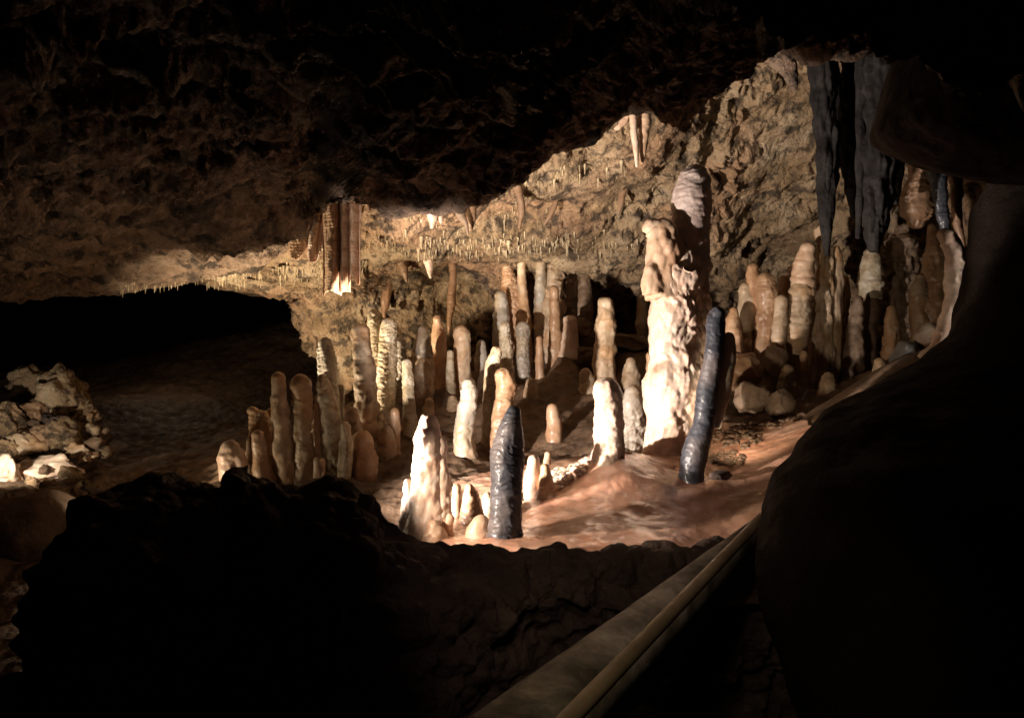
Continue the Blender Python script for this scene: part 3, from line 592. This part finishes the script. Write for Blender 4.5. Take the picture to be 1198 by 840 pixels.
# folded drapery curtain, hanging left of centre
def drapery(label, Y, x0, x1, y0, yb, folds, amp, m, seed, thick=.035):
    nu, nv = 220, 190
    u = np.linspace(0, 1, nu)[None, :]; v = np.linspace(0, 1, nv)[:, None]
    bot = yb(u)
    pxx = x0+(x1-x0)*u+(1-v)*0+3*np.sin(v*3+seed)*(v)*(u-.5)
    pyy = y0+(bot-y0)*v
    dd = amp*np.abs(np.sin(np.pi*folds*(u+.10*np.sin(u*5+seed))+.25*np.sin(v*2.2+seed)))**.5*(0.6+.4*v)
    D = Y-dd
    G = np.stack([(pxx-CX)/F*Y, D, EYE-(pyy-CY)/F*Y], -1)
    G[..., 1] += fbm(G*np.array([14, 3, 5]), 4, seed)*.035+(.0008)*np.sin(G[..., 2]*330+fbm(G*12, 2, 4)*5)
    B = G[:, ::-1].copy(); B[..., 1] += thick
    W = np.concatenate([G, B], 1)
    Fc = grid_faces(nv, 2*nu, True)
    # cap the bottom rim
    r0 = (nv-1)*2*nu; cap = np.array([[r0+k, r0+k+1, r0+2*nu-2-k, r0+2*nu-1-k] for k in range(nu-1)])
    o = mesh_obj('drapery', W, np.vstack([Fc, cap]), M[m], P((x0+x1)/2, y0, Y)); tag(o, label, 'drapery'); return o
drapery('tall striped pinkish drapery curtain with three folds and brightly lit foot', 5.0, 379, 425, 236,
        lambda u: 346-4*np.abs(np.sin(u*7))-22*np.clip((u-.68)/.12, 0, 1)+10*np.clip((u-.8)/.1, 0, 1), 3, .13, 'drape', 3)
drapery('shorter dull brown curtain left of the striped drapery', 5.2, 340, 378, 238, lambda u: 292+14*np.sin(u*4.5+.6), 2, .09, 'drape', 8)
drapery('tattered white flap hanging low between the two curtains', 5.15, 361, 381, 262, lambda u: 300+8*np.sin(u*5), 1.5, .05, 'white', 12, .02)
drapery('small yellowish fold bulging from the ceiling left of the curtains', 5.35, 306, 342, 248, lambda u: 276+18*np.sin(u*3.1), 1.5, .08, 'tan', 15, .05)

# ------------------------------------------------------------------ soda straws
straw_meshes = []
for k in range(7):
    L_ = 1.0; path = [(0, 0, .25, .22+.04*k), (.02*(k-3), 0, -.3, .17), (.03*(k-3), .01, -.75, .11), (.03*(k-3), 0, -1, .04)]
    G, N, c, r, d = tube_grid(path, 12, 8)
    G = G+N*(vnoise(G*np.array([3, 3, 6])+k*5, k)*.05)[..., None]
    o = mesh_obj('soda_straw', G, grid_faces(*G.shape[:2], True), M['straw']); straw_meshes.append(o.data); bpy.data.objects.remove(o)
def cast(px_, py_, bvh):
    dvec = Vector(P(px_, py_, 1.0)-np.array([0, 0, EYE])).normalized()
    h = bvh.ray_cast(Vector((0, 0, EYE)), dvec); return h[0]
spots = []
def scatter(n_, xs, ys, spread, lmin, lmax, bvh, which):
    k = 0; tries = 0
    while k < n_ and tries < n_*9:
        tries += 1
        a = random.uniform(xs[0], xs[-1]); b = np.interp(a, xs, ys)+random.uniform(-spread, spread)
        if fbm(np.array([[a/11., b/30., 0.]]), 2, 7)[0] < .12 and random.random() < .93: continue
        h = cast(a, b, bvh)
        if h is None: continue
        spots.append((h, random.uniform(lmin, lmax)**1.0*h.y/F, which)); k += 1
scatter(85, [425, 480, 540, 600, 660, 720], [286, 284, 290, 286, 282, 276], 9, 2, 13, WALL_BVH, 0)
scatter(32, [242, 300, 345, 380, 430], [326, 318, 318, 312, 300], 6, 5, 13, WALL_BVH, 1)
scatter(26, [236, 260, 300, 340], [329, 326, 320, 304], 2, 5, 12, CEIL_BVH, 1)
scatter(24, [590, 640, 700, 760, 840], [215, 205, 200, 205, 215], 14, 5, 15, WALL_BVH, 2)
scatter(20, [430, 500, 560, 640, 700], [262, 262, 258, 235, 225], 12, 4, 11, WALL_BVH, 2)
LB = ['short pale soda straw in the comb hanging from the rear drip ledge', 'small cream soda straw in the fringe above the dark passage mouth', 'tiny pale soda straw scattered on the upper rear wall']
GR = ['soda straws along the rear drip ledge', 'soda straws above the passage mouth', 'soda straws on the upper rear wall']
for (h, ln, w) in spots:
    o = bpy.data.objects.new('soda_straw', random.choice(straw_meshes)); C.objects.link(o)
    wd = random.uniform(.016, .034)*(1.0+ln*3); ln *= random.uniform(.35, 1.25); wd = random.uniform(.014, .055)*(.6+ln*6); o.location = (h.x, h.y-.01, h.z); o.scale = (wd, wd, ln); o.rotation_euler = (0, 0, random.uniform(0, 6))
    tag(o, LB[w], 'soda straw', GR[w])
# finest fringe, uncountable
V = []; Fs = []; off = 0
for (n_, xs, ys, sp, bvh) in ((170, [425, 540, 660, 760], [288, 292, 288, 280], 12, WALL_BVH), (150, [200, 300, 360, 430], [332, 326, 320, 306], 8, WALL_BVH), (110, [140, 236, 300, 340], [340, 331, 322, 306], 3, CEIL_BVH)):
    for k in range(n_):
        a = random.uniform(xs[0], xs[-1]); h = cast(a, np.interp(a, xs, ys)+random.gauss(0, sp*.7), bvh)
        if h is None: continue
        ln = random.uniform(.015, .055); r = random.uniform(.003, .008)
        G = np.array([[[h.x+r*c_*s, h.y-.01+r*s_*s, h.z+.02-ln*t] for c_, s_ in ((1, 0), (0, 1), (-1, 0), (0, -1))] for t, s in ((0, 1.6), (.5, 1), (1.3, .3))])
        V.append(G.reshape(-1, 3)); Fs.append(grid_faces(3, 4, True)+off); off += 12
tag(mesh_obj('stalactite_fringe', np.concatenate(V), np.concatenate(Fs), M['straw']), 'fine fringe of countless tiny stalactites on the ceiling ledges', 'stalactite fringe', kind='stuff')

# ------------------------------------------------------------------ boulders
ico = {}
def boulder(px_, py_, w, h, Y, m, label, group=None, name='boulder', lump=.2, seed=0, sub=4):
    if sub not in ico:
        bm = bmesh.new(); bmesh.ops.create_icosphere(bm, subdivisions=sub, radius=1)
        ico[sub] = (np.array([v.co[:] for v in bm.verts]), np.array([[v.index for v in f.verts] for f in bm.faces])); bm.free()
    V, Fq = ico[sub]; s = seed or random.randint(1, 9999)
    q = V+s*1.7
    rs = np.random.RandomState(s)
    for _ in range(13):
        nn = rs.normal(size=3); nn /= np.linalg.norm(nn); V = V-np.maximum(V@nn-rs.uniform(.55, .88), 0)[:, None]*nn
    n1 = fbm(q*1.1, 2, 1)*.22+.12; n2 = (.5-cells(q*1.7, 2))*lump*.8; n3 = fbm(q*3.5, 4, 3)*lump*.8+(.45-cells(q*3, 8))*max(lump-.25, 0)*1.3
    V = V*(1+n1+n2+n3)[:, None]
    a = w/2/F*Y; b = h/2/F*Y
    c = P(px_, py_, Y); th = random.uniform(-.5, .5); R = np.array([[math.cos(th), -math.sin(th), 0], [math.sin(th), math.cos(th), 0], [0, 0, 1]])
    V = (V@R.T)*np.array([a, (a+b)/2, b])+c
    o = mesh_obj(name, V, Fq, M[m], c-np.array([0, 0, b])); tag(o, label, 'boulder' if name == 'boulder' else 'rock', group); return o
boulder(880, 467, 40, 38, 4.9, 'shade', 'round crusty brown boulder right of the leaning black stalagmite, beside the pointed one', lump=.22, seed=5)
boulder(915, 474, 38, 44, 4.85, 'shade', 'pointed crusty brown boulder to the right of the round crusty brown one', lump=.25, seed=12)
boulder(868, 432, 44, 46, 5.3, 'orange', 'reddish cracked boulder behind the two crusty ones', lump=.22, seed=21)
boulder(905, 430, 40, 50, 5.6, 'shade', 'dark brown rounded boulder at the foot of the plump orange stalagmite', lump=.15, seed=24)
boulder(1062, 418, 44, 34, 4.5, 'slate', 'wet shiny bluish boulder on the rim of the dark rock mass', lump=.1, seed=31)
boulder(1084, 397, 38, 34, 4.5, 'grey', 'pinkish grey boulder between the shiny bluish one and the pink curved pillar', lump=.12, seed=33)
boulder(560, 424, 30, 26, 6.7, 'shade', 'dark boulder lying in the wall hollow', seed=41)
boulder(690, 420, 70, 34, 6.8, 'floor', 'low broken brown slab behind the lone tan stalagmite', seed=43)
boulder(735, 400, 60, 22, 7.0, 'shade', 'flat dark slab in the recess left of the giant stalagmite', seed=44)
boulder(680, 385, 26, 24, 6.9, 'floor', 'small brown rock resting right of the pinkish leaning slab', seed=45)
boulder(840, 556, 26, 14, 3.7, 'dark', 'small dark wet rock on the mud right of the leaning black stalagmite', seed=46)
# left rubble
R_ = [(32, 452, 40, 34, 7.2, 'wall', 'rounded ochre boulder at the top left of the rubble pile'), (75, 462, 44, 48, 7.0, 'tan', 'tall lit block at the top right of the rubble pile'),
      (100, 490, 30, 34, 6.8, 'wall', 'brown block at the right flank of the rubble pile'), (8, 492, 34, 38, 6.6, 'tan', 'pale cracked boulder cut off by the left border'),
      (40, 478, 28, 26, 6.8, 'orange', 'small pinkish rock in the middle of the rubble pile'), (64, 495, 30, 26, 6.6, 'dark', 'dark rock in the hollow of the rubble pile'),
      (30, 520, 32, 30, 6.4, 'tan', 'angular pale rock in the lower rubble pile'), (76, 512, 40, 34, 6.5, 'wall', 'brown angular rock in the lower rubble pile'),
      (92, 528, 26, 18, 6.4, 'tan', 'small bright rock at the lower right of the rubble pile'), (8, 530, 26, 28, 6.3, 'wall', 'brown rock above the brightly lit white one'),
      (52, 508, 26, 22, 6.5, 'wall', 'ochre rock in the centre of the rubble pile'), (112, 512, 26, 30, 6.8, 'floor', 'dim outermost rock on the right of the rubble pile'),
      (60, 548, 66, 26, 6.1, 'white', 'flat sloping bright slab at the foot of the rubble pile'), (8, 552, 34, 32, 5.9, 'white', 'glaring white rock beside the left border'),  # slab, glaring rock and chip: white material holds the lamp's bright spot
      (26, 572, 24, 12, 5.8, 'white', 'small bright chip below the glaring white rock'), (60, 580, 40, 20, 5.5, 'floor', 'dull brown rock below the bright slab'),
      (36, 625, 150, 90, 3.9, 'shade', 'smooth dull grey rock at the lower left border'), (20, 590, 40, 30, 5.3, 'floor', 'brown rock in shade below the bright chip')]
for k, (a, b, w, h, Y, m, lb) in enumerate(R_):
    if m == 'tan' and b < 505: m = 'wall'
    boulder(a, b, w*(1.18 if h < 80 else 1), h*(1.15 if h < 80 else 1), Y, m, lb, lump=.42 if h < 80 else .08, seed=100+k)
for k in range(90):
    a = random.uniform(-10, 125); b = random.uniform(462, 585)
    if b < 470+abs(a-60)*.3: continue
    sz = random.choice([5, 7, 9, 14, 20])*random.uniform(.8, 1.2)
    boulder(a, b, sz*1.2, sz, 7.4-(b-450)/75+random.uniform(-.1, .1), random.choice(['wall', 'wall', 'tan', 'floor']), 'fist-sized rock among the blocks of the lit rubble pile', 'small rocks of the left rubble pile', lump=.42, sub=3)
# pebbly crusts on the mud (uncountable)
V0, F0 = None, None
bm = bmesh.new(); bmesh.ops.create_icosphere(bm, subdivisions=2, radius=1); V0 = np.array([v.co[:] for v in bm.verts]); F0 = np.array([[v.index for v in f.verts] for f in bm.faces]); bm.free()
def crust(name, pts, n_, m, smin, smax, label):
    V = []; Fs = []; off = 0
    for k in range(n_):
        j = random.randrange(len(pts)); a, b, ra, rb, Y = pts[j]
        r_ = math.sqrt(random.random()); t_ = random.uniform(0, 6.283)
        p = P(a+ra*r_*math.cos(t_), b, Y); x = p[0]; y = p[1]+rb*r_*math.sin(t_); z = ground(x, y)
        s = random.uniform(smin, smax)
        v_ = V0*(1+fbm((V0+k)*1.6, 2, 4)*.45)[:, None]*np.array([s*random.uniform(.8, 1.5), s, s*random.uniform(.5, .9)])+np.array([x, y, z+s*.2])
        V.append(v_); Fs.append(F0+off); off += len(V0)
    tag(mesh_obj(name, np.concatenate(V), np.concatenate(Fs), M[m]), label, 'gravel', kind='stuff')
crust('gravel', [(665, 560, 26, .16, 3.85), (690, 552, 22, .12, 3.95), (655, 570, 14, .1, 3.75), (720, 550, 16, .1, 3.95)], 260, 'white', .009, .024, 'pale pebbly crust at the edge of the mud flat')
crust('gravel', [(860, 520, 30, .2, 4.3), (890, 505, 34, .2, 4.5), (920, 500, 20, .2, 4.6), (850, 540, 20, .1, 4.0)], 260, 'floor', .008, .022, 'brown gravel on the slope below the crusty boulders')

# ------------------------------------------------------------------ dark masses at right
def blob_sheet(name, outline, Yf, m, label, cat, amp, ny=170, depth=1.2, seed=1, dent=None):
    """closed rounded mass whose silhouette follows the outline (left edge as a function of py)"""
    ys, xs = zip(*outline)
    py = np.linspace(ys[0], ys[-1], ny)[:, None]; L_ = np.interp(py, ys, xs)
    nu = 260; a = np.linspace(-np.pi*.5, np.pi*.62, nu)[None, :]     # from behind round the left edge to the front right
    Rr = depth
    cxw = (L_-CX)/F*Yf(py)+Rr; cyw = Yf(py)+.0*py
    X = cxw-Rr*np.cos(a); Yw = cyw-Rr*.62*np.sin(a)
    Z = EYE-(py-CY)/F*Yf(py)+0*X
    G = np.stack([X, Yw, Z], -1)
    n = grid_normals(G); cen = np.stack([cxw+0*X, cyw+0*X, Z], -1); n *= np.sign(((G-cen)*n).sum(-1, keepdims=True))
    dis = fbm(G*1.8, 3, seed)*amp+fbm(G*np.array([7, 7, 4]), 3, seed+1)*amp*.25+fbm(G*25, 3, seed+3)*amp*.06
    if dent:
        for (dp, dr, da) in dent: dis = dis-da*np.exp(-(np.sum((G-np.array(dp))**2, -1)/dr**2)**1.6)
    G = G+n*dis[..., None]
    o = mesh_obj(name, G, grid_faces(ny, nu), M[m]); tag(o, label, cat); return o
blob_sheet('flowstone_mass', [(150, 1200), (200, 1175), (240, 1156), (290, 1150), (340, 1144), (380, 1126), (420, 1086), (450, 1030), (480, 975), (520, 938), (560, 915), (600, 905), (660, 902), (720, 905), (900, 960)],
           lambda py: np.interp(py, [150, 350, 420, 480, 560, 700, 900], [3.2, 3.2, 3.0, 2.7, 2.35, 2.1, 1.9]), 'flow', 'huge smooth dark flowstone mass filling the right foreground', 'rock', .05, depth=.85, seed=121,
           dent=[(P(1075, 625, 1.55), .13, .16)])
# dark red overhang top right
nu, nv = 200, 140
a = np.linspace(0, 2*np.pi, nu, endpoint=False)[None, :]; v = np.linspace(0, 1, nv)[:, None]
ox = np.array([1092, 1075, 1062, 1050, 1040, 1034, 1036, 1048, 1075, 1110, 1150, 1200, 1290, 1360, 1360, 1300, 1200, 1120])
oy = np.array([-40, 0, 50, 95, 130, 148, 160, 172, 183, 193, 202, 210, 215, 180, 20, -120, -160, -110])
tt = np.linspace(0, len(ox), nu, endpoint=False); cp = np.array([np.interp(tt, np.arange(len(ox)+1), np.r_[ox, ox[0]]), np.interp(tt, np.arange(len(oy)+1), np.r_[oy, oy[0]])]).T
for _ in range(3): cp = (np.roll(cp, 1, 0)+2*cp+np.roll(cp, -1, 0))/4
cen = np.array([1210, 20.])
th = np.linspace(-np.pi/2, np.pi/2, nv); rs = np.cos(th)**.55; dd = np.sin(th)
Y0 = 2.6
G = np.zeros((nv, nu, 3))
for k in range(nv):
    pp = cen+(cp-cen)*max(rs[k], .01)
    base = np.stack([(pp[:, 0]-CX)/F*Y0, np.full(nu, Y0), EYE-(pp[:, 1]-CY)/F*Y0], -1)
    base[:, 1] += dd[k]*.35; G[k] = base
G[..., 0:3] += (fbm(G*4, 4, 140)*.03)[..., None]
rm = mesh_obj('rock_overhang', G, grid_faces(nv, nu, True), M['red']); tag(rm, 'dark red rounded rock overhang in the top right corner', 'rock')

# ------------------------------------------------------------------ path edge plank and handrail
A0, A1 = P(488, 858, 1.50), P(908, 584, 2.95)
B0, B1 = P(618, 880, 1.44), P(908, 593, 2.88)
n_ = 160; nw = 30
s = np.linspace(0, 1, n_)[:, None, None]; w = np.linspace(0, 1, nw)[None, :, None]
topg = (A0+(A1-A0)*s)*(1-w)+(B0+(B1-B0)*s)*w
ww = w[..., 0]; topg[..., 2] += -.035*(np.abs(2*ww-1)**3)+fbm(topg*np.array([5, 5, 5]), 3, 160)*.006
botg = topg[:, ::-1].copy(); botg[..., 2] -= .11
W = np.concatenate([topg, botg], 1)
pk = mesh_obj('path_kerb', W, grid_faces(n_, 2*nw, True), M['plank'], A0); tag(pk, 'broad worn mottled kerb beam running along the edge of the visitor path', 'kerb')
H0, H1 = P(664, 842, 1.28), P(908, 588, 2.85)
path = [tuple(H0+(H1-H0)*t)+(.0165,) for t in (-.3, 0, .25, .5, .75, 1.0)]
G, N, c, r, d = tube_grid(path, 120, 24)
hr = mesh_obj('handrail', G, grid_faces(*G.shape[:2], True), M['rail'], path[0][:3]); tag(hr, 'thin round beige handrail above the worn kerb beam', 'handrail')

# ------------------------------------------------------------------ lights: inferred cave lamps, plus added unseen fills
def spot(loc, target, power, size_deg, blend=.6, col=(1, .82, .62), rad=.03):
    l = bpy.data.lights.new('lamp_and_fill_spot', 'SPOT'); l.energy = power; l.spot_size = math.radians(size_deg); l.spot_blend = blend; l.color = col; l.shadow_soft_size = rad
    o = bpy.data.objects.new('lamp_and_fill_spot', l); C.objects.link(o); o.location = loc
    o.rotation_euler = (Vector(target)-Vector(loc)).to_track_quat('-Z', 'Y').to_euler(); return o
def point(loc, power, col, rad=.05):
    l = bpy.data.lights.new('lamp_and_fill_point', 'POINT'); l.energy = power; l.color = col; l.shadow_soft_size = rad
    o = bpy.data.objects.new('lamp_and_fill_point', l); C.objects.link(o); o.location = loc; return o
W1 = (1, .83, .62); W2 = (1, .80, .55)
def light_at(a, b, Y, up=.07):
    p = P(a, b, Y); p[2] = max(p[2], ground(p[0], p[1])+up); return p
k1 = (-1.08, 3.16, max(1.0, ground(-1.08, 3.16)+.06))
spot(k1, (.60, 4.6, 2.12), 540, 86, .4, (1, .86, .76))
spot((-.90, 2.72, 1.21), (.66, 3.3, .98), 105, 50, .7, (1, .82, .66))  # added frontal fill for the near stalagmites and the mud
spot(k1, P(690, 225, 5.7), 420, 50, .8, (1, .84, .64))  # added flood beside the key light, evens out the rear wall
k2 = light_at(225, 600, 5.0)
spot(k2, P(450, 330, 6.6), 390, 120, .8, W2)
k2b = light_at(190, 600, 4.3, .1); point(k2b, 8, W2)
k3 = light_at(455, 600, 3.9, .1); spot(k3, P(405, 356, 4.88), 1000, 7.5, .4, (1, .88, .72), .015)
spot(P(-45, 540, 5.25), P(40, 525, 6.6), 46, 95, .7, (1, .88, .7))
point(P(190, 375, 9.6), 6, (1, .75, .5), .1)  # added light to lift the dim bank in the passage
print('LAMPS', k1, k2, k2b, k3)
point((-.8, -.6, 1.9), .2, (1, .72, .5), .15)  # added weak fill behind the camera, source unseen
point(tuple(P(1010, 330, 3.4)), .008, (.6, .7, 1), .1)  # added faint bluish fill for the dark hanging columns
spot((-.12, .5, 1.85), (.42, 1.95, .95), 12, 44, .7, (1, .78, .52), .06)  # added fill aimed down at the kerb and handrail

k4 = light_at(846, 575, 3.75, .12); spot(k4, P(955, 330, 5.9), 27, 84, .8, (1, .80, .58))  # added fill that brightens the right stalagmite bank
spot((.15, 1.25, 1.86), (.25, 2.6, .95), 6, 62, .8, (1, .74, .62), .08)  # added weak fill for the crest of the front outcrop
w = bpy.data.worlds.new('World'); scene.world = w; w.use_nodes = True
bg = w.node_tree.nodes['Background']; bg.inputs[0].default_value = (.5, .6, 1, 1); bg.inputs[1].default_value = .0002

cam = bpy.data.cameras.new('camera'); co = bpy.data.objects.new('camera', cam); C.objects.link(co)
co.location = (0, 0, EYE); co.rotation_euler = (math.radians(90), 0, 0); cam.sensor_width = 36; cam.lens = 36*F/1198; cam.clip_end = 100; cam.clip_start = .05
scene.camera = co
scene.view_settings.view_transform = 'Standard'; scene.view_settings.look = 'None'; scene.view_settings.exposure = 0; scene.view_settings.gamma = 1
scene.render.engine = 'CYCLES'; scene.cycles.use_denoising = True; scene.cycles.max_bounces = 10; scene.cycles.diffuse_bounces = 7
scene.cycles.sample_clamp_indirect = 5
